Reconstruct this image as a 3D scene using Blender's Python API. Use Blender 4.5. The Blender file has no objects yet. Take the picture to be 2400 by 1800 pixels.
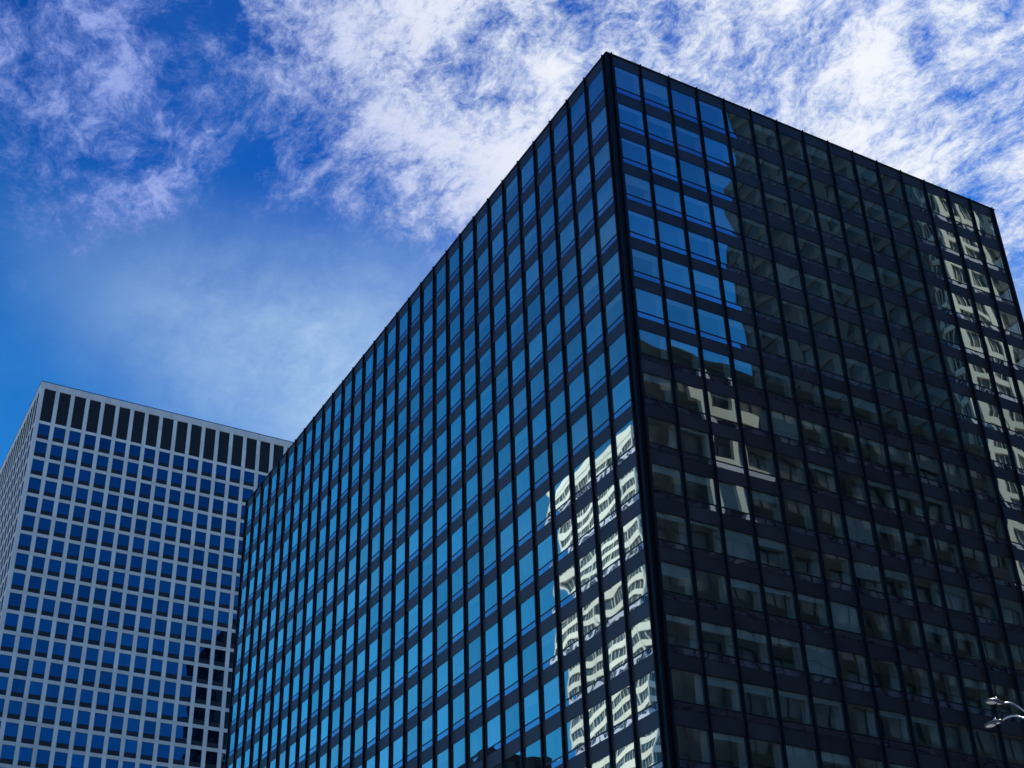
import bpy, math, random
from mathutils import Vector, Matrix
random.seed(11)
sc = bpy.context.scene
R = math.radians
# ------------------------------------------------------------------ camera
ROOF = 88.82                                   # roof of the dark tower above the street, metres
CAM = Vector((-49.229, -67.117, 1.70))
YAW, PITCH, ROLL = R(61.5423), R(30.9877), R(-1.0796)
FPX, CX, CY, PW, PH = 3271.84, 1117.74, 1040.96, 2400, 1800
fw = Vector((math.cos(PITCH)*math.cos(YAW), math.cos(PITCH)*math.sin(YAW), math.sin(PITCH)))
r0 = Vector((math.sin(YAW), -math.cos(YAW), 0)); u0 = r0.cross(fw)
cr = r0*math.cos(ROLL) + u0*math.sin(ROLL); cu = u0*math.cos(ROLL) - r0*math.sin(ROLL)
cd = bpy.data.cameras.new('camera'); cam = bpy.data.objects.new('camera', cd); sc.collection.objects.link(cam)
m = Matrix((cr, cu, -fw)).transposed().to_4x4(); m.translation = CAM; cam.matrix_world = m
cd.sensor_width = 36; cd.lens = FPX/PW*36
cd.shift_x = (PW/2-CX)/PW; cd.shift_y = (CY-PH/2)/PW
cd.clip_start = .1; cd.clip_end = 12000
sc.camera = cam
# ------------------------------------------------------------------ sky, sun, exposure
SUN_AZ, SUN_EL = R(22), R(54)
SUN = Vector((math.cos(SUN_EL)*math.cos(SUN_AZ), math.cos(SUN_EL)*math.sin(SUN_AZ), math.sin(SUN_EL)))
def N(nt, t, **kw):
    n = nt.nodes.new(t)
    for k, v in kw.items():
        if k.startswith('i_'):
            key = k[2:]; key = int(key) if key.isdigit() else key
            n.inputs[key].default_value = v
        else: setattr(n, k, v)
    return n
def math_n(nt, op, a, b=None, c=None, clamp=False):
    n = nt.nodes.new('ShaderNodeMath'); n.operation = op; n.use_clamp = clamp
    for i, v in enumerate((a, b, c)):
        if v is None: continue
        if isinstance(v, (int, float)): n.inputs[i].default_value = v
        else: nt.links.new(v, n.inputs[i])
    return n.outputs[0]
def vmath(nt, op, a, b=None, scale=None):
    n = nt.nodes.new('ShaderNodeVectorMath'); n.operation = op
    for i, v in enumerate((a, b)):
        if v is None: continue
        if isinstance(v, (tuple, list, Vector)): n.inputs[i].default_value = tuple(v)
        else: nt.links.new(v, n.inputs[i])
    if scale is not None:
        if isinstance(scale, (int, float)): n.inputs['Scale'].default_value = scale
        else: nt.links.new(scale, n.inputs['Scale'])
    return n.outputs['Value'] if op in ('DOT_PRODUCT', 'LENGTH') else n.outputs['Vector']
def mixc(nt, f, a, b, mode='MIX'):
    n = nt.nodes.new('ShaderNodeMix'); n.data_type = 'RGBA'; n.blend_type = mode
    for key, v in ((0, f), (6, a), (7, b)):
        if isinstance(v, (int, float)): n.inputs[key].default_value = v
        elif isinstance(v, tuple): n.inputs[key].default_value = v if len(v) == 4 else (*v, 1)
        else: nt.links.new(v, n.inputs[key])
    return n.outputs[2]
def maprange(nt, v, a, b, c=0., d=1., smooth=True):
    n = nt.nodes.new('ShaderNodeMapRange'); n.interpolation_type = 'SMOOTHSTEP' if smooth else 'LINEAR'
    nt.links.new(v, n.inputs[0])
    for i, x in enumerate((a, b, c, d)): n.inputs[i+1].default_value = x
    return n.outputs[0]
world = bpy.data.worlds.new('World'); sc.world = world; world.use_nodes = True
nt = world.node_tree; bg = nt.nodes['Background']
sky = N(nt, 'ShaderNodeTexSky', sky_type='NISHITA', sun_disc=False, sun_elevation=SUN_EL,
        sun_rotation=math.pi/2-SUN_AZ, altitude=1600, air_density=1.0, dust_density=.3, ozone_density=6)
gam = N(nt, 'ShaderNodeGamma', i_Gamma=1.7); nt.links.new(sky.outputs[0], gam.inputs[0])
clear = mixc(nt, 1.0, gam.outputs[0], (.03, .33, .50), 'MULTIPLY')
tc = N(nt, 'ShaderNodeTexCoord'); dvec = tc.outputs['Generated']
sep = N(nt, 'ShaderNodeSeparateXYZ'); nt.links.new(dvec, sep.inputs[0])
zc = math_n(nt, 'MAXIMUM', sep.outputs['Z'], .02)
comb = N(nt, 'ShaderNodeCombineXYZ')                      # point on a flat cloud sheet above the city
nt.links.new(math_n(nt, 'DIVIDE', sep.outputs['X'], zc), comb.inputs[0]); nt.links.new(math_n(nt, 'DIVIDE', sep.outputs['Y'], zc), comb.inputs[1])
sheet = comb.outputs[0]
def noise(vec, scale, detail, rough, dist=0., off=(0, 0, 0), stretch=(1, 1, 1), rot=0.):
    mp = N(nt, 'ShaderNodeMapping'); nt.links.new(vec, mp.inputs[0])
    mp.inputs['Location'].default_value = off; mp.inputs['Rotation'].default_value = (0, 0, rot); mp.inputs['Scale'].default_value = stretch
    n = N(nt, 'ShaderNodeTexNoise', i_Scale=scale, i_Detail=detail, i_Roughness=rough, i_Distortion=dist)
    nt.links.new(mp.outputs[0], n.inputs['Vector']); return n
warp = noise(sheet, 3.0, 5, .6)
wv = vmath(nt, 'SCALE', vmath(nt, 'SUBTRACT', warp.outputs['Color'], (.5, .5, .5)), scale=.13)
sheetw = vmath(nt, 'ADD', sheet, wv)
big = noise(sheetw, 4.2, 3, .5, off=(3.1, 1.7, 0), stretch=(1., .62, 1), rot=R(0)).outputs['Fac']
fine = noise(sheetw, 12., 14, .76, 0., off=(.4, 5.2, 0), stretch=(1., .68, 1), rot=R(0)).outputs['Fac']
wisp = noise(sheetw, 28., 10, .76, .15, off=(7.4, .2, 0), stretch=(1., .48, 1), rot=R(0)).outputs['Fac']
thin = noise(sheetw, 1.7, 9, .62, 0., off=(1.3, 8.8, 0), stretch=(1., .5, 1), rot=R(0)).outputs['Fac']
cosun = vmath(nt, 'DOT_PRODUCT', dvec, tuple(SUN))
nearsun = maprange(nt, cosun, .79, .935)
# one bank of broken cloud lies across the sky; past its edge only a thin veil
front = vmath(nt, 'DOT_PRODUCT', sheet, (.36, .933, 0))
bank = math_n(nt, 'MULTIPLY', maprange(nt, front, 1.10, 1.50, 1., 0.), maprange(nt, front, -.1, .5))
sp2 = N(nt, 'ShaderNodeSeparateXYZ'); nt.links.new(sheet, sp2.inputs[0])
bank = math_n(nt, 'MULTIPLY', bank, maprange(nt, sp2.outputs['X'], -.45, .02))
s1 = math_n(nt, 'MULTIPLY', fine, .62); s2 = math_n(nt, 'MULTIPLY', big, .34); s3 = math_n(nt, 'MULTIPLY', wisp, .26)
dens = math_n(nt, 'ADD', math_n(nt, 'ADD', s1, s2), s3)
dens = math_n(nt, 'ADD', dens, math_n(nt, 'MULTIPLY', math_n(nt, 'SUBTRACT', bank, 1.), .30))
dens = math_n(nt, 'ADD', dens, math_n(nt, 'MULTIPLY', nearsun, .04))
cl = maprange(nt, dens, .535, .705); core = maprange(nt, dens, .59, .76)
veil = math_n(nt, 'MULTIPLY', maprange(nt, cosun, .675, .80), maprange(nt, front, 1.10, 1.5))
veil = math_n(nt, 'MULTIPLY', veil, maprange(nt, math_n(nt, 'ADD', math_n(nt, 'MULTIPLY', thin, .7), math_n(nt, 'MULTIPLY', fine, .3)), .34, .62, .35, 1.))
cirrus = math_n(nt, 'MULTIPLY', maprange(nt, thin, .45, .72), .14)                     # faint cirrus over the whole sky
cloudcol = mixc(nt, nearsun, mixc(nt, core, (1.5, 2.5, 6.6), (3.7, 4.6, 8.6)), mixc(nt, core, (6.4, 7.4, 9.4), (9.8, 10.0, 10.3)))
veilcol = mixc(nt, nearsun, (4.8, 6.8, 9.0), (6.8, 8.2, 9.6))
low = math_n(nt, 'MULTIPLY', maprange(nt, sep.outputs['Z'], .76, .28), .58)          # paler air towards the horizon
clear = mixc(nt, low, clear, (.42, 3.9, 8.3))
clear = mixc(nt, cirrus, clear, (1.8, 4.8, 8.4))
c1 = mixc(nt, math_n(nt, 'MULTIPLY', veil, .95), clear, veilcol)
c2 = mixc(nt, math_n(nt, 'MULTIPLY', cl, .92), c1, cloudcol)
nt.links.new(c2, bg.inputs[0]); bg.inputs[1].default_value = .1
sd = bpy.data.lights.new('sun', 'SUN'); so = bpy.data.objects.new('sun', sd); sc.collection.objects.link(so)
sd.energy = 5.0; sd.angle = R(.5); sd.color = (1, .95, .87)
so.rotation_euler = (-SUN).to_track_quat('-Z', 'Y').to_euler(); so.location = SUN*300
sc.view_settings.view_transform = 'Standard'; sc.view_settings.look = 'None'
sc.view_settings.exposure = 0; sc.view_settings.gamma = 1; sc.view_settings.use_curve_mapping = False
sc.cycles.max_bounces = 8; sc.cycles.transparent_max_bounces = 12; sc.cycles.glossy_bounces = 4; sc.cycles.diffuse_bounces = 3
sc.cycles.caustics_reflective = False; sc.cycles.caustics_refractive = False; sc.cycles.sample_clamp_indirect = 6
# ------------------------------------------------------------------ helpers
COL = sc.collection
def project(p):
    d = Vector(p)-CAM; z = d.dot(fw)
    if z < .5: return None
    return CX+FPX*d.dot(cr)/z, CY-FPX*d.dot(cu)/z
class MB:
    def __init__(s): s.v = []; s.f = []; s.mi = []
    def quad(s, pts, mi=0):
        b = len(s.v); s.v += [tuple(p) for p in pts]; s.f.append(tuple(range(b, b+len(pts)))); s.mi.append(mi)
    def box(s, x0, x1, y0, y1, z0, z1, mi=0):
        b = len(s.v)
        s.v += [(x0,y0,z0),(x1,y0,z0),(x1,y1,z0),(x0,y1,z0),(x0,y0,z1),(x1,y0,z1),(x1,y1,z1),(x0,y1,z1)]
        s.f += [(b+i for i in q) for q in ()]
        for q in ((0,3,2,1),(4,5,6,7),(0,1,5,4),(1,2,6,5),(2,3,7,6),(3,0,4,7)):
            s.f.append(tuple(b+i for i in q)); s.mi.append(mi)
    def prism(s, poly, z0, z1, mi=0):
        b = len(s.v); n = len(poly)
        s.v += [(x, y, z0) for x, y in poly]+[(x, y, z1) for x, y in poly]
        s.f.append(tuple(b+i for i in reversed(range(n)))); s.f.append(tuple(b+n+i for i in range(n)))
        for i in range(n): s.f.append((b+i, b+(i+1) % n, b+n+(i+1) % n, b+n+i))
        s.mi += [mi]*(n+2)
    def add(s, o, M):
        b = len(s.v); s.v += [tuple(M @ Vector(p)) for p in o.v]
        s.f += [tuple(b+i for i in f) for f in o.f]; s.mi += o.mi
    def mesh(s, name, mats):
        me = bpy.data.meshes.new(name); me.from_pydata(s.v, [], s.f)
        for mt in (mats if isinstance(mats, (list, tuple)) else [mats]): me.materials.append(mt)
        if any(s.mi): me.polygons.foreach_set('material_index', s.mi)
        me.update(); return me
def link(name, me, parent=None, M=None):
    o = bpy.data.objects.new(name, me); COL.objects.link(o)
    if parent is not None: o.parent = parent
    if M is not None: o.matrix_local = M
    return o
def tag(o, label=None, cat=None, kind=None, group=None):
    for k, v in (('label', label), ('category', cat), ('kind', kind), ('group', group)):
        if v: o[k] = v
    return o
def empty(name, loc, label, cat):
    o = bpy.data.objects.new(name, None); COL.objects.link(o); o.location = loc; return tag(o, label, cat)
# ------------------------------------------------------------------ materials
def mat(name, col, rough=.6, var=.15, scale=1., metal=0., spec=.5, bump=0., streak=0.):
    mt = bpy.data.materials.new(name); mt.use_nodes = True; t = mt.node_tree; b = t.nodes['Principled BSDF']
    g = t.nodes.new('ShaderNodeNewGeometry')
    mp = t.nodes.new('ShaderNodeMapping'); t.links.new(g.outputs['Position'], mp.inputs[0])
    mp.inputs['Scale'].default_value = (1, 1, .25 if streak else 1)
    n = N(t, 'ShaderNodeTexNoise', i_Scale=scale, i_Detail=7, i_Roughness=.65); t.links.new(mp.outputs[0], n.inputs['Vector'])
    oi = t.nodes.new('ShaderNodeObjectInfo')
    f = math_n(t, 'ADD', math_n(t, 'MULTIPLY', math_n(t, 'SUBTRACT', n.outputs['Fac'], .5), 2.4*var), math_n(t, 'MULTIPLY', math_n(t, 'SUBTRACT', oi.outputs['Random'], .5), var*.9))
    f = math_n(t, 'ADD', f, 1.)
    c = mixc(t, 1., (*col, 1), f, 'MULTIPLY'); t.links.new(c, b.inputs['Base Color'])
    r = math_n(t, 'ADD', math_n(t, 'MULTIPLY', n.outputs['Fac'], .25), rough-.12); t.links.new(r, b.inputs['Roughness'])
    b.inputs['Metallic'].default_value = metal; b.inputs['Specular IOR Level'].default_value = spec
    if bump:
        bp = N(t, 'ShaderNodeBump', i_Strength=bump, i_Distance=.02); t.links.new(n.outputs['Fac'], bp.inputs['Height']); t.links.new(bp.outputs[0], b.inputs['Normal'])
    return mt
BAY, FLR, C0 = 2.865, 3.75, .433
def glass(name, refl, trans, fac, wave=.012, wscale=.55, tilt=.006, pillow=.004, opaque=None, org=(0, 0, 0), cell=(BAY, BAY, FLR), rough=.012, fresnel=0.):
    """pane: tinted mirror coat over see-through (or opaque) glass; each pane bows and leans a little"""
    mt = bpy.data.materials.new(name); mt.use_nodes = True; t = mt.node_tree
    t.nodes.remove(t.nodes['Principled BSDF']); out = t.nodes['Material Output']
    g = t.nodes.new('ShaderNodeNewGeometry')
    q = vmath(t, 'DIVIDE', vmath(t, 'SUBTRACT', g.outputs['Position'], org), cell)
    cellid = vmath(t, 'FLOOR', q); fr = vmath(t, 'SUBTRACT', vmath(t, 'SUBTRACT', q, cellid), (.5, .5, .5))
    wn = N(t, 'ShaderNodeTexWhiteNoise'); t.links.new(cellid, wn.inputs['Vector'])
    a = vmath(t, 'SCALE', vmath(t, 'SUBTRACT', wn.outputs['Color'], (.5, .5, .5)), scale=tilt*2)
    shift = vmath(t, 'ADD', g.outputs['Position'], vmath(t, 'SCALE', wn.outputs['Color'], scale=37.))
    n1 = N(t, 'ShaderNodeTexNoise', i_Scale=wscale, i_Detail=.6, i_Roughness=.4); t.links.new(shift, n1.inputs['Vector'])
    b = vmath(t, 'SCALE', vmath(t, 'SUBTRACT', n1.outputs['Color'], (.5, .5, .5)), scale=wave*2)
    c = vmath(t, 'SCALE', fr, scale=math_n(t, 'MULTIPLY', math_n(t, 'SUBTRACT', wn.outputs['Value'], .15), pillow*2))
    nn = vmath(t, 'NORMALIZE', vmath(t, 'ADD', g.outputs['Normal'], vmath(t, 'ADD', a, vmath(t, 'ADD', b, c))))
    gl = N(t, 'ShaderNodeBsdfGlossy', i_Roughness=rough); t.links.new(nn, gl.inputs['Normal'])
    n2 = N(t, 'ShaderNodeTexNoise', i_Scale=1.4, i_Detail=4, i_Roughness=.6)
    mp = t.nodes.new('ShaderNodeMapping'); mp.inputs['Scale'].default_value = (1, 1, .3); t.links.new(g.outputs['Position'], mp.inputs[0]); t.links.new(mp.outputs[0], n2.inputs['Vector'])
    k = math_n(t, 'ADD', math_n(t, 'ADD', math_n(t, 'MULTIPLY', wn.outputs['Value'], .32), math_n(t, 'MULTIPLY', n2.outputs['Fac'], .18)), .74)
    t.links.new(mixc(t, 1., (*refl, 1), k, 'MULTIPLY'), gl.inputs['Color'])
    if opaque: base = N(t, 'ShaderNodeBsdfDiffuse', i_Color=(*opaque, 1))
    else: base = N(t, 'ShaderNodeBsdfTransparent', i_Color=(*trans, 1))
    mx = N(t, 'ShaderNodeMixShader', i_Fac=fac); t.links.new(base.outputs[0], mx.inputs[1])
    if not opaque and fresnel:                      # coated glass mirrors more at a glancing angle
        ct = math_n(t, 'ABSOLUTE', vmath(t, 'DOT_PRODUCT', g.outputs['Incoming'], g.outputs['Normal']))
        ff = math_n(t, 'SUBTRACT', fac, math_n(t, 'MULTIPLY', ct, fresnel), clamp=True)
        t.links.new(math_n(t, 'MINIMUM', ff, .94), mx.inputs[0])
    t.links.new(gl.outputs[0], mx.inputs[2])
    t.links.new(mx.outputs[0], out.inputs['Surface']); return mt
ORG = (C0, C0, ROOF-1.0)
M_steel = mat('black_painted_steel', (.006, .007, .011), .42, .25, .8, spec=.25)
M_span = mat('dark_bronze_panel', (.040, .037, .043), .40, .55, .35, spec=.5)
M_frame = mat('dark_anodised_frame', (.014, .016, .021), .35, .2, 1.5, spec=.5)
M_pane = glass('vision_glass', (.90, 1., .86), (.92, 1., .99), 1.25, fresnel=.98, wave=.0065, tilt=.0035, pillow=.004, org=ORG, wscale=.40)
M_vent = glass('vent_glass', (.74, .86, 1.), None, .66, wave=.012, wscale=.9, tilt=.006, pillow=.010, opaque=(.10, .085, .11), org=ORG)
M_ceil = mat('ceiling_plaster', (.80, .81, .79), .8, .1, .3)
M_core = mat('core_wall_paint', (.55, .56, .54), .8, .2, .2)
M_blind = mat('roller_blind', (.80, .84, .82), .8, .12, .6)
M_roof = mat('roof_gravel', (.18, .17, .16), .9, .3, 3.)
M_conc = mat('pale_precast_concrete', (.74, .72, .67), .75, .2, .5, streak=1, bump=.15)
M_flute = mat('fluted_precast_concrete', (.76, .74, .68), .75, .16, 1.6, streak=1)
M_tpane = glass('blue_tower_glass', (.05, .145, .28), (.1, .14, .2), .85, wave=.006, wscale=.3, tilt=.005, pillow=.004, org=(-16.754, 160, 0), cell=(2.807, 2.807, 3.75))
M_tdark = mat('black_louvre_metal', (.010, .012, .018), .6, .2, 1.)
M_cop = mat('blue_black_coping', (.05, .10, .22), .4, .2, .5)
M_white = mat('white_facade_panel', (.82, .83, .78), .6, .06, .2)
M_cgl = mat('dark_strip_glass', (.03, .05, .06), .12, .3, .15, spec=1.)
M_cream = mat('cream_stone', (.36, .35, .30), .7, .12, .4)
M_shade = mat('grey_brown_stone', (.070, .080, .085), .8, .25, .3, spec=0.)
M_dark = mat('charcoal_cladding', (.010, .0135, .016), .75, .5, .3, spec=0.)
M_cgl3 = mat('grey_tinted_glass', (.035, .042, .046), .4, .4, .2, spec=.3)
M_cgl2 = mat('smoked_glass', (.006, .008, .011), .3, .3, .15, spec=.25)
M_asph = mat('asphalt', (.05, .05, .052), .85, .25, 2.)
M_pave = mat('pavement_concrete', (.38, .37, .35), .85, .18, 1.)
M_kerb = mat('kerb_granite', (.30, .30, .30), .8, .15, 2.)
M_gnd = mat('city_ground', (.33, .32, .30), .9, .3, .05)
M_paint = mat('road_paint', (.75, .75, .72), .7, .1, 3.)
M_alu = mat('galvanised_lamp_metal', (.55, .56, .57), .32, .1, 6., metal=.9)
M_head = mat('lamp_head_metal', (.10, .10, .11), .35, .15, 8., metal=.7)
M_lens = mat('lamp_lens', (.75, .74, .68), .18, .06, 6., spec=.8)
# ------------------------------------------------------------------ setting
def slab(name, x0, x1, y0, y1, z0, z1, mt, parent=None, struct=True):
    b = MB(); b.box(x0, x1, y0, y1, z0, z1); o = link(name, b.mesh(name, mt), parent)
    if struct and parent is None: tag(o, kind='structure')
    return o
g = MB(); g.quad([(-4000,-4000,0),(4000,-4000,0),(4000,4000,0),(-4000,4000,0)]); tag(link('ground', g.mesh('ground', M_gnd)), kind='structure')
def sheet_obj(name, x0, x1, y0, y1, z, mt):
    b = MB(); b.quad([(x0,y0,z),(x1,y0,z),(x1,y1,z),(x0,y1,z)]); return tag(link(name, b.mesh(name, mt)), kind='structure')
sheet_obj('road', -600, 600, -24, -8, .004, M_asph); sheet_obj('road', -21, -5, -600, 600, .008, M_asph); sheet_obj('road', -600, 600, 110, 130, .012, M_asph)
for k in range(-20, 12):
    if not -8 < k*8 < 8 and abs(k*8+13) > 14: sheet_obj('lane_marking', k*8, k*8+3, -16.08, -15.92, .016, M_paint)
    if k*8 < -30: sheet_obj('lane_marking', -13.08, -12.92, k*8, k*8+3, .016, M_paint)
for (x0, x1, y0, y1) in ((-5, 75, -8, 110), (-5, 110, -110, -24), (-110, -21, -110, -24), (-110, -21, -8, 110), (-110, -21, 130, 230), (-5, 75, 130, 230)):
    pv = slab('pavement', x0, x1, y0, y1, -.05, .13, M_pave)
    b = MB(); b.box(x0-.18, x1+.18, y0-.18, y0, -.05, .14); b.box(x0-.18, x1+.18, y1, y1+.18, -.05, .14); b.box(x0-.18, x0, y0, y1, -.05, .14); b.box(x1, x1+.18, y0, y1, -.05, .14)
    link('kerb', b.mesh('kerb', M_kerb), pv)
# ------------------------------------------------------------------ the dark glass tower
NX, NY, NF = 15, 30, 22
LX, LY = 2*C0+NX*BAY, 2*C0+NY*BAY
tower = empty('office_tower', (0, 0, .13), 'dark glass office tower with black steel grid and blue reflecting windows, its corner towards us', 'office building')
T0 = Matrix.Translation((0, 0, -.13))
# faces: local x along the wall, local y inwards
FACES = [('right', Matrix.Translation((0, 0, 0)), NX, LX),
         ('left', Matrix.Translation((0, LY, 0)) @ Matrix.Rotation(-math.pi/2, 4, 'Z'), NY, LY),
         ('back', Matrix.Translation((LX, LY, 0)) @ Matrix.Rotation(math.pi, 4, 'Z'), NX, LX),
         ('far', Matrix.Translation((LX, 0, 0)) @ Matrix.Rotation(math.pi/2, 4, 'Z'), NY, LY)]
def wtop(j): return ROOF-1.175 if j == 0 else ROOF-1.548-FLR*j
def wh(j): return (2.38, .12, .51) if j == 0 else (2.13, .11, .47)      # pane, transom, vent
MW = .062                                                              # half width of mullion flange
def win_frame(j, wl, wr):
    p, t, v = wh(j); h = p+t+v; b = MB(); s = .055
    b.box(-wl, -wl+s, -.004, .07, -h, 0); b.box(wr-s, wr, -.004, .07, -h, 0)
    b.box(-wl+s, wr-s, -.004, .07, -s, 0); b.box(-wl+s, wr-s, -.004, .07, -h, -h+s*.6); b.box(-wl+s, wr-s, -.012, .07, -p-t+.015, -p-.005)
    return b
def rect(wl, wr, z0, z1, y):
    b = MB(); b.quad([(-wl, y, z0), (wr, y, z0), (wr, y, z1), (-wl, y, z1)]); return b
mesh_cache = {}
def cached(key, fn, mats):
    if key not in mesh_cache: mesh_cache[key] = fn().mesh(key[0], mats)
    return mesh_cache[key]
half = BAY/2-MW
cands = []
for fi, (fn, FM, n, L) in enumerate(FACES):
    for i in range(n):
        for j in range(NF):
            u = C0+(i+.5)*BAY; zt = wtop(j); area = 0
            if fi < 2:
                ps = [project(FM @ Vector(q)) for q in ((u-half, 0, zt), (u+half, 0, zt), (u+half, 0, zt-2.7), (u-half, 0, zt-2.7))]
                if all(ps):
                    area = abs(sum(ps[a][0]*ps[(a+1) % 4][1]-ps[(a+1) % 4][0]*ps[a][1] for a in range(4)))/2
                    if max(p[0] for p in ps) < 0 or min(p[0] for p in ps) > PW or min(p[1] for p in ps) > PH: area = 0
            cands.append((area, fi, i, j))
cands.sort(reverse=True)
single = {c[1:] for c in cands[:300] if c[0] > 0}
rest = {(k, fi): MB() for k in ('frame', 'pane', 'vent', 'blind', 'panel') for fi in range(4)}
for area, fi, i, j in cands:
    fn, FM, n, L = FACES[fi]; rnd = random.Random(hash((fi, i, j)) & 0xffff)
    u = C0+(i+.5)*BAY; zt = wtop(j); p, t, v = wh(j); h = p+t+v
    wl = half-(.20 if i == 0 and fi != 1 else 0); wr = half-(.20 if (i == n-1) else 0)
    if fi == 1: wl = half
    M = FM @ Matrix.Translation((u, 0, zt))
    zb = zt-h; zn = wtop(j+1) if j < NF-1 else zb-1.0
    bl = None
    q = rnd.random()
    if q < (.68 if fi == 0 else .42): bl = p*rnd.choice((.12, .2, .2, .3, .3, .45, .6, .97)) if fi == 0 else p*rnd.choice((.1, .25, .4, .97))
    slot = lambda: rect(wl-.055, wr-.055, -p+.0, -.05, .022)
    vent = lambda: rect(wl-.055, wr-.055, -h+.03, -p-t+.015, .018)
    panel = lambda: (lambda b: (b.box(-half-.01, half+.01, .004, .10, zn-zt+.004, -h-.004), b)[1])(MB())
    blind = lambda: rect(wl-.08, wr-.08, -max(bl or .1, .1), -.03, .16)
    if (fi, i, j) in single:
        w = link('window', cached(('window', j == 0, round(wl, 3), round(wr, 3)), lambda: win_frame(j, wl, wr), M_frame), tower, T0 @ M)
        link('pane', cached(('pane', j == 0, round(wl, 3), round(wr, 3)), slot, M_pane), w)
        link('vent_pane', cached(('vent_pane', j == 0, round(wl, 3), round(wr, 3)), vent, M_vent), w)
        if bl: link('blind', cached(('blind', round(bl, 3), round(wl, 3), round(wr, 3)), blind, M_blind), w)
        link('spandrel_panel', cached(('spandrel_panel', j == 0), panel, M_span), tower, T0 @ M)
    else:
        rest['frame', fi].add(win_frame(j, wl, wr), M); rest['pane', fi].add(slot(), M); rest['vent', fi].add(vent(), M); rest['panel', fi].add(panel(), M)
        if bl and area > 0: rest['blind', fi].add(blind(), M)
for (k, fi), b in rest.items():
    if not b.v: continue
    nm, mt = {'frame': ('window_frames', M_frame), 'pane': ('window_panes', M_pane), 'vent': ('vent_panes', M_vent), 'blind': ('window_blinds', M_blind), 'panel': ('spandrel_panels', M_span)}[k]
    tag(link(nm, b.mesh(nm, mt), tower, T0), kind='stuff')
def mullion():
    b = MB(); d = .19; w = MW
    b.prism([(-w, -d), (w, -d), (w, -d+.035), (.02, -d+.035), (.02, 0.0), (w, 0.0), (w, .06), (-w, .06), (-w, 0.0), (-.02, 0.0), (-.02, -d+.035), (-w, -d+.035)], 5.3, ROOF+.03)
    return b
me_mull = mullion().mesh('mullion', M_steel)
me_icol = (lambda b: (b.box(-.17, .17, .30, .85, 5., ROOF-.6), b)[1])(MB()).mesh('interior_column', M_blind)
for fi, (fn, FM, n, L) in enumerate(FACES):
    for i in range(n+1):
        link('mullion', me_mull, tower, T0 @ FM @ Matrix.Translation((C0+i*BAY, 0, 0)))
        if fi < 2 and 0 < i < n: link('interior_column', me_icol, tower, T0 @ FM @ Matrix.Translation((C0+i*BAY, 0, 0)))
    b = MB(); b.box(C0-half*0, L-C0, .004, .10, wtop(0)+.004, ROOF-.10); link('fascia', b.mesh('fascia', M_span), tower, T0 @ FM)
    b = MB(); b.box(.0, L, -.05, .45, ROOF-.10, ROOF+.02); b.box(-.05 if fi in (0, 2) else .0, L+(.05 if fi in (0, 2) else 0), -.07, -.03, ROOF-.02, ROOF+.05)
    link('coping', b.mesh('coping', M_steel), tower, T0 @ FM)
    for e in (0, 1):                                                     # trim beside the corner
        uu = C0+MW if e == 0 else L-C0-MW-.18
        if (fi == 0) or (fi == 1 and e == 1):
            b = MB(); b.box(uu, uu+.18, -.006, .09, 5.3, ROOF-1.18); link('corner_trim', b.mesh('corner_trim', M_span), tower, T0 @ FM)
for (x, y) in ((0, 0), (LX, 0), (LX, LY), (0, LY)):
    sx = 1 if x == 0 else -1; sy = 1 if y == 0 else -1
    pts = []
    lo, hi, rr = -.03, .36, .09
    for (cx_, cy_, a0) in ((hi-rr, hi-rr, 0), (lo+rr, hi-rr, 90), (lo+rr, lo+rr, 180), (hi-rr, lo+rr, 270)):
        for s in range(5):
            a = R(a0+s*22.5); pts.append((x+sx*(cx_+rr*math.cos(a)), y+sy*(cy_+rr*math.sin(a))))
    if sx*sy < 0: pts.reverse()
    b = MB(); b.prism(pts, 0, ROOF-.02); link('corner_column', b.mesh('corner_column', M_steel), tower, T0)
b = MB(); b.box(.4, LX-.4, .4, LY-.4, ROOF-.45, ROOF-.12); link('roof', b.mesh('roof', M_roof), tower, T0)
for j in range(NF+1):
    zc_ = wtop(j)+.10 if j < NF else 5.2
    b = MB(); b.box(.22, LX-.22, .22, LY-.22, zc_, zc_+.75); link('floor_slab', b.mesh('floor_slab', M_ceil), tower, T0)
b = MB(); b.box(10, LX-10, 10, LY-10, 0, ROOF-.6); link('core_wall', b.mesh('core_wall', M_core), tower, T0)
b = MB(); b.box(3, LX-3, 3, LY-3, .1, 5.1); link('lobby_glazing', b.mesh('lobby_glazing', M_cgl), tower, T0)
for fi, (fn, FM, n, L) in enumerate(FACES):
    for i in range(0, n+1, 3):
        if 0 < i < n:
            b = MB(); b.box(-.35, .35, .1, .8, 0, 5.25); link('lobby_column', b.mesh('lobby_column', M_steel), tower, T0 @ FM @ Matrix.Translation((C0+i*BAY, 0, 0)))
# ------------------------------------------------------------------ the pale grid tower behind
TB, OPW, PIER, TTOP = 2.807, 2.07, .737, 144.66
GX0, GY0, GNX, GNY = -17.48, 159.89, 20, 18
GROOF = TTOP+1.45
GLX, GLY = GNX*TB+PIER, GNY*TB+PIER
grid = empty('grid_tower', (GX0, GY0, .13), 'pale concrete high-rise with small blue windows and tall dark slots under its roof', 'office building')
GT = Matrix.Translation((-GX0, -GY0, -.13))
GF = [(Matrix.Translation((GX0, GY0, 0)), GNX, GLX), (Matrix.Translation((GX0, GY0+GLY, 0)) @ Matrix.Rotation(-math.pi/2, 4, 'Z'), GNY, GLY),
      (Matrix.Translation((GX0+GLX, GY0+GLY, 0)) @ Matrix.Rotation(math.pi, 4, 'Z'), GNX, GLX), (Matrix.Translation((GX0+GLX, GY0, 0)) @ Matrix.Rotation(math.pi/2, 4, 'Z'), GNY, GLY)]
GROWS = 34
def gtop(j): return TTOP-7.539-FLR*j
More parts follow.
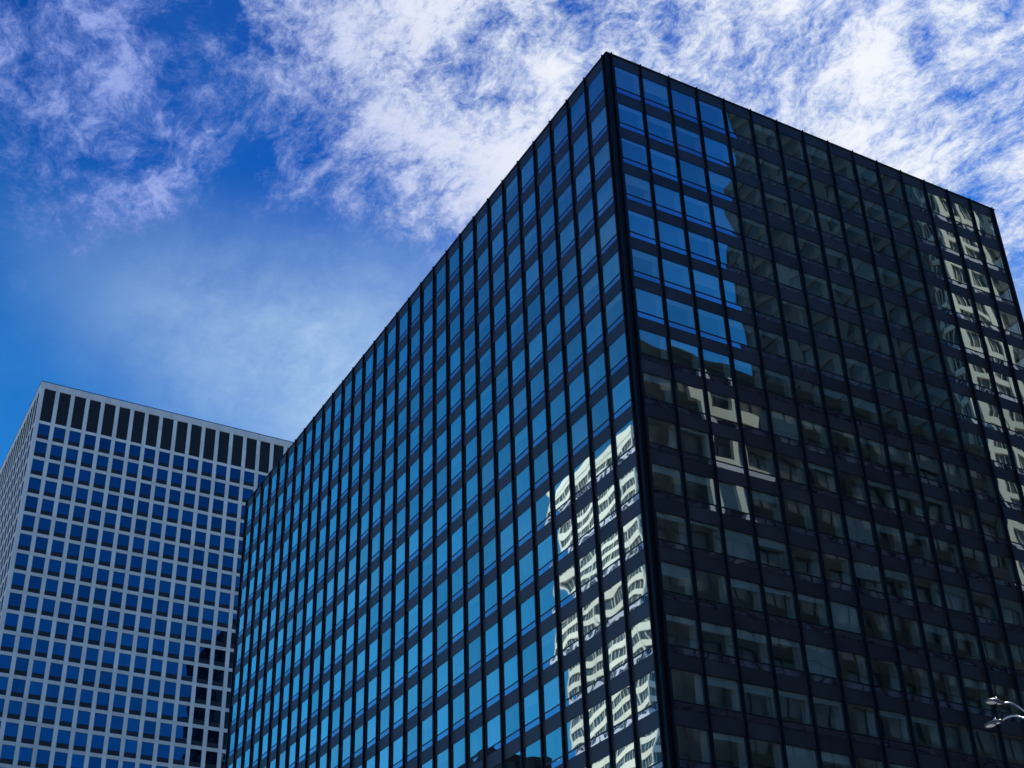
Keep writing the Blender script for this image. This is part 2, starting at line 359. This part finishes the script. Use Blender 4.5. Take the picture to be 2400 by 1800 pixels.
def g_window():
    b = MB(); w = OPW/2; s = .05
    b.box(-w, w, .075, .3, -3.10, -2.25); b.box(-w, -w+s, .085, .3, -2.25, 0); b.box(w-s, w, .085, .3, -2.25, 0); b.box(-w+s, w-s, .085, .3, -s, 0); return b
def g_pane():
    b = MB(); w = OPW/2-.05; b.quad([(-w, .10, -2.25), (w, .10, -2.25), (w, .10, -.05), (-w, .10, -.05)]); return b
def g_spandrel():
    b = MB(); w = OPW/2; nr = 7; pts = []
    for k in range(nr):
        a = -w+OPW*k/nr; c = -w+OPW*(k+1)/nr
        pts += [(a+.035, .14), (a+.04, .035), (c-.04, .035), (c-.035, .14)]
    pts = [(-w, .14)]+pts+[(w, .14), (w, .36), (-w, .36)]
    b.prism(pts, -3.75, -3.10); return b
def g_louvre():
    b = MB(); w = OPW/2; b.box(-w, w, .15, .30, -6.95, 0)
    for k in range(22): b.box(-w, w, .095, .14, -6.90+k*.313, -6.80+k*.313)
    return b
def g_panel():
    b = MB(); w = PIER/2-.004; b.box(-w, w, 0, .05, .035, FLR-.035); return b
me_gw, me_gp, me_gs, me_gl, me_gpp = g_window().mesh('window', M_tdark), g_pane().mesh('pane', M_tpane), g_spandrel().mesh('spandrel_panel', M_flute), g_louvre().mesh('louvre', M_tdark), g_panel().mesh('pier_panel', M_conc)
def seen(FM, u, z, zz):
    p = project(FM @ Vector((u, 0, z)))
    if not p or not (-30 < p[0] < 700 and p[1] < PH+30): return False
    x, y = p; return y < 1175-(x-580)*.0 if x < 580 else y < 1175-(x-580)*1.27   # not behind the dark tower
grest = {k: MB() for k in ('window', 'pane', 'spandrel', 'panel', 'louvre')}
nw = npn = 0
for fi, (FM, n, L) in enumerate(GF):
    pierobjs = []
    for i in range(n+1):
        b = MB(); b.box(-PIER/2+.007, PIER/2-.007, .045, .70, 0, GROOF-.13)
        pierobjs.append(link('pier', b.mesh('pier', M_conc), grid, GT @ FM @ Matrix.Translation((PIER/2+i*TB, 0, 0))))
    for i in range(n):
        u = PIER+OPW/2+i*TB
        for j in range(GROWS):
            M = FM @ Matrix.Translation((u, 0, gtop(j))); p = project(M @ Vector((0, 0, -1))) if fi == 0 else None
            vis = p and -40 < p[0] < 640 and p[1] < PH+40 and nw < 300
            if vis:
                w = link('window', me_gw, grid, GT @ M); link('pane', me_gp, w); link('spandrel_panel', me_gs, grid, GT @ M); nw += 1
            else:
                grest['window'].add(g_window(), M); grest['pane'].add(g_pane(), M); grest['spandrel'].add(g_spandrel(), M)
        M = FM @ Matrix.Translation((u, 0, TTOP))
        if fi < 2: link('louvre', me_gl, grid, GT @ M)
        else: grest['louvre'].add(g_louvre(), M)
        Ms = FM @ Matrix.Translation((u, 0, gtop(-1)))
        b = MB(); b.box(-OPW/2, OPW/2, .04, .62, TTOP-7.539-gtop(-1), TTOP-6.95-gtop(-1)); link('spandrel_panel', b.mesh('spandrel_panel', M_flute), grid, GT @ Ms)
    for i in range(n+1):
        for j in range(-2, GROWS):
            z = gtop(j)-FLR+.75
            if z+FLR > TTOP+.3: continue
            M = FM @ Matrix.Translation((PIER/2+i*TB, 0, z)); p = project(M @ Vector((0, 0, 1.9))) if fi == 0 else None
            if p and -40 < p[0] < 620 and p[1] < PH+40 and npn < 300:
                link('pier_panel', me_gpp, pierobjs[i], Matrix.Translation((0, 0, z))); npn += 1
            else: grest['panel'].add(g_panel(), M)
    b = MB(); b.box(0 if fi in (0, 2) else .7, L if fi in (0, 2) else L-.7, .002, .70, TTOP+.001, GROOF-.122); link('parapet', b.mesh('parapet', M_conc), grid, GT @ FM)
    for k in range(1, n//3+1):
        b = MB(); b.box(-.012, .012, -.003, .02, TTOP, GROOF-.13); link('parapet_joint', b.mesh('parapet_joint', M_tdark), grid, GT @ FM @ Matrix.Translation((PIER+k*3*TB-.4, 0, 0)))
    b = MB(); b.box(-.04 if fi in (0, 2) else .7, (L+.04) if fi in (0, 2) else L-.7, -.04, .72, GROOF-.12, GROOF+.03); link('coping', b.mesh('coping', M_cop), grid, GT @ FM)
    b = MB(); b.box(0 if fi in (0, 2) else .7, L if fi in (0, 2) else L-.7, .01, .6, 0, gtop(GROWS-1)-FLR); link('base_wall', b.mesh('base_wall', M_conc), grid, GT @ FM)
for k, nm, mt in (('window', 'side_windows', M_tdark), ('pane', 'side_panes', M_tpane), ('spandrel', 'side_spandrels', M_flute), ('panel', 'pier_panels', M_conc), ('louvre', 'side_louvres', M_tdark)):
    if grest[k].v: tag(link(nm, grest[k].mesh(nm, mt), grid, GT), kind='stuff')
b = MB(); b.box(.69, GLX-.69, .69, GLY-.69, .2, GROOF-.4); link('roof', b.mesh('roof', M_tdark), grid, Matrix.Translation((0, 0, -.13)))
# ------------------------------------------------------------------ buildings across the streets, met only as reflections
def block(name, label, x0, x1, y0, y1, H, fl, band, bw, pw, mwall, mglass, pd=.35, cornice=1.2, mull=0, rnd=0., alt=None):
    e = empty(name, (x0, y0, .13), label, 'office building'); W, D = x1-x0, y1-y0
    def put(nm, b, mt): return link(nm, b.mesh(nm, mt), e, Matrix.Translation((0, 0, -.13)))
    b = MB(); b.box(pd, W-pd, pd, D-pd, 0, H-.3); put('glazing', b, mglass)
    def ring(z0, z1, o, t=.5):
        b = MB(); b.box(-o, W+o, -o, t, z0, z1); b.box(-o, W+o, D-t, D+o, z0, z1); b.box(-o, t, t, D-t, z0, z1); b.box(W-t, W+o, t, D-t, z0, z1); return b
    nf = int((H-4.5)/fl); meb = ring(0, band, 0).mesh('spandrel_band', mwall)
    for k in range(nf+1):
        z = H-cornice-fl*(nf-k)-band-.01
        if z > 3: link('spandrel_band', meb, e, Matrix.Translation((0, 0, z-.13)))
    put('cornice', ring(H-cornice, H, .12), mwall)
    b = MB(); b.box(.5, W-.5, .5, D-.5, H-.5, H-.2); put('roof', b, M_roof)
    for (ax, n) in (('x', max(1, round(W/bw))), ('y', max(1, round(D/bw)))):
        for i in range(n+1):
            for s in (0, 1):
                t = (W if ax == 'x' else D)*i/n; wv_ = pw*(1.8 if i in (0, n) else 1)
                t = min(max(t, wv_/2), (W if ax == 'x' else D)-wv_/2)
                b = MB()
                if ax == 'x':
                    y = -.06 if s == 0 else D-pd-.02
                    b.box(t-wv_/2, t+wv_/2, y, y+pd+.08, 0, H-cornice-.01)
                else:
                    if i in (0, n): continue
                    x = -.06 if s == 0 else W-pd-.02
                    b.box(x, x+pd+.08, t-wv_/2, t+wv_/2, 0, H-cornice-.01)
                put('pier', b, mwall)
            if mull and i < n:
                L = (W if ax == 'x' else D)/n; b = MB()
                for q in range(1, mull+1):
                    t = L*i+L*q/(mull+1)
                    for s in (0, 1):
                        if ax == 'x': y = pd-.1 if s == 0 else D-pd+.02; b.box(t-.06, t+.06, y, y+.08, 3, H-cornice-.02)
                        else: x = pd-.1 if s == 0 else W-pd+.02; b.box(x, x+.08, t-.06, t+.06, 3, H-cornice-.02)
                put('window_mullion', b, mwall)
    return e
block('banded_tower', 'white tower with horizontal bands, seen only as wavy reflection low beside the dark corner', -135, -100, 139, 172, 158, 3.3, 1.35, 5.5, .3, M_white, M_cgl, pd=.3, cornice=2.0, mull=3)
block('stone_tower', 'cream stone tower reflected in the far right window columns of the dark tower', 85.6, 95, -43, -40, 152, 3.9, .95, 5., .7, M_cream, M_cgl2, mull=3)
block('grey_tower', 'grey shaded tower reflected faintly across the middle of the dark right facade', 85, 128, -80, -43.2, 197, 3.9, 1.5, 8.2, 2.4, M_shade, M_cgl3, mull=0)
block('grey_annex', 'lower grey wing whose stepped edge shows in the reflection below the grey tower', 90, 125, -89, -80.4, 180, 3.9, 1.4, 8., 2., M_shade, M_cgl3, mull=0)
cb = block('charcoal_block', 'low dark office block reflected in the lower windows of the right facade', 20, 73, -75, -30, 86, 3.8, 1.3, 5., .8, M_dark, M_cgl2, mull=1)
for (x0, x1, z0, z1, nm) in ((9.8, 10.7, 66, 84, 'frame_post'), (13.6, 14.5, 66, 84, 'frame_post'), (8.2, 9.79, 80, 81.4, 'frame_beam'), (10.71, 13.59, 78.6, 80, 'frame_beam'), (14.51, 17, 79, 80.4, 'frame_beam'), (10.71, 13.59, 71.5, 73.6, 'frame_beam'), (14.51, 17.2, 72, 73.3, 'frame_beam')):
    b = MB(); b.box(x0, x1, 45.1, 45.7, z0, z1); link(nm, b.mesh(nm, M_cream), cb, Matrix.Translation((0, 0, -.13)))
block('corner_block', 'dark block with pale parapet reflected at the bottom of the blue facade', -50, -40, 96, 128, 64.5, 3.7, 1.2, 4., .9, M_dark, M_cgl2)
# ------------------------------------------------------------------ street lamp
def tube(path, rad, n=10, caps=True):
    b = MB(); rings = []
    for k, p in enumerate(path):
        p = Vector(p); d = (Vector(path[min(k+1, len(path)-1)])-Vector(path[max(k-1, 0)])).normalized()
        a = d.cross(Vector((0, 0, 1))) if abs(d.z) < .95 else d.cross(Vector((1, 0, 0))); a.normalize(); c = d.cross(a)
        r = rad[k] if isinstance(rad, (list, tuple)) else rad
        rings.append(len(b.v)); b.v += [tuple(p+a*r*math.cos(2*math.pi*s/n)+c*r*math.sin(2*math.pi*s/n)) for s in range(n)]
    for k in range(len(path)-1):
        for s in range(n):
            b.f.append((rings[k]+s, rings[k]+(s+1) % n, rings[k+1]+(s+1) % n, rings[k+1]+s)); b.mi.append(0)
    b.f.append(tuple(rings[0]+s for s in reversed(range(n)))); b.f.append(tuple(rings[-1]+s for s in range(n))); b.mi += [0, 0]
    return b
PX, PY, PZ = -22.75, -45.65, 12.74
lamp = empty('street_lamp', (PX, PY, .13), 'twin-arm street lamp with two small silver heads entering at the lower right edge', 'street lamp')
LT = Matrix.Translation((0, 0, -.13))
def smooth(me):
    me.polygons.foreach_set('use_smooth', [True]*len(me.polygons)); return me
link('pole', smooth(tube([(0, 0, .1), (0, 0, 6), (0, 0, PZ+.15)], [.12, .09, .06], 14).mesh('pole', M_alu)), lamp, LT)
link('base_plate', (lambda b: (b.box(-.22, .22, -.22, .22, .13, .40), b)[1])(MB()).mesh('base_plate', M_alu), lamp, LT)
def lamp_head():
    b = MB(); n = 16; prof = [(0, .05, .05, .0), (.10, .075, .06, .005), (.25, .13, .085, .01), (.40, .165, .085, .008), (.54, .14, .06, .0), (.62, .07, .03, -.01)]
    rings = []
    for (x, w, h, z) in prof:
        rings.append(len(b.v))
        for s in range(n):
            a = 2*math.pi*s/n; zz = math.sin(a); b.v.append((x, w*math.cos(a), z+(h*zz if zz > 0 else .035*zz)))
    for k in range(len(prof)-1):
        for s in range(n): b.f.append((rings[k]+s, rings[k]+(s+1) % n, rings[k+1]+(s+1) % n, rings[k+1]+s)); b.mi.append(0)
    b.f.append(tuple(rings[0]+s for s in reversed(range(n)))); b.f.append(tuple(rings[-1]+s for s in range(n))); b.mi += [0, 0]
    return b
def ell(cx_, cy_, cz_, rx, ry, rz, n=14, m_=8):
    b = MB()
    for i in range(m_+1):
        t = math.pi*i/m_
        for s in range(n): a = 2*math.pi*s/n; b.v.append((cx_+rx*math.sin(t)*math.cos(a), cy_+ry*math.sin(t)*math.sin(a), cz_+rz*math.cos(t)))
    for i in range(m_):
        for s in range(n): b.f.append((i*n+s, (i+1)*n+s, (i+1)*n+(s+1) % n, i*n+(s+1) % n)); b.mi.append(0)
    return b
me_head = smooth(lamp_head().mesh('lamp_head', M_head)); me_lens = smooth(ell(.42, 0, -.03, .17, .115, .035).mesh('lens', M_lens))
me_door = smooth(ell(.14, 0, -.03, .07, .05, .022).mesh('gear_cover', M_lens)); me_cell = smooth(tube([(.22, 0, .07), (.22, 0, .13), (.22, 0, .15)], [.045, .045, .03], 12).mesh('photocell', M_lens))
for tx, ty in ((-24.0+.03, -45.5-.02), (-22.9+.03, -44.4-.02)):
    dx, dy = tx-PX, ty-PY; L = math.hypot(dx, dy); a = math.atan2(dy, dx); La = L-.24
    path = []
    for k in range(13):
        s = k/12; path.append((La*s*math.cos(a), La*s*math.sin(a), PZ-.15+.52*math.sin(s*math.pi*.62)))
    link('arm', smooth(tube(path, [.026-.008*k/12 for k in range(13)], 10).mesh('arm', M_alu)), lamp, LT)
    e = path[-1]
    hd = link('lamp_head', me_head, lamp, LT @ Matrix.Translation((e[0], e[1], e[2])) @ Matrix.Rotation(a, 4, 'Z') @ Matrix.Scale(.8, 4))
    for nm, me in (('lens', me_lens), ('gear_cover', me_door), ('photocell', me_cell)): link(nm, me, hd)
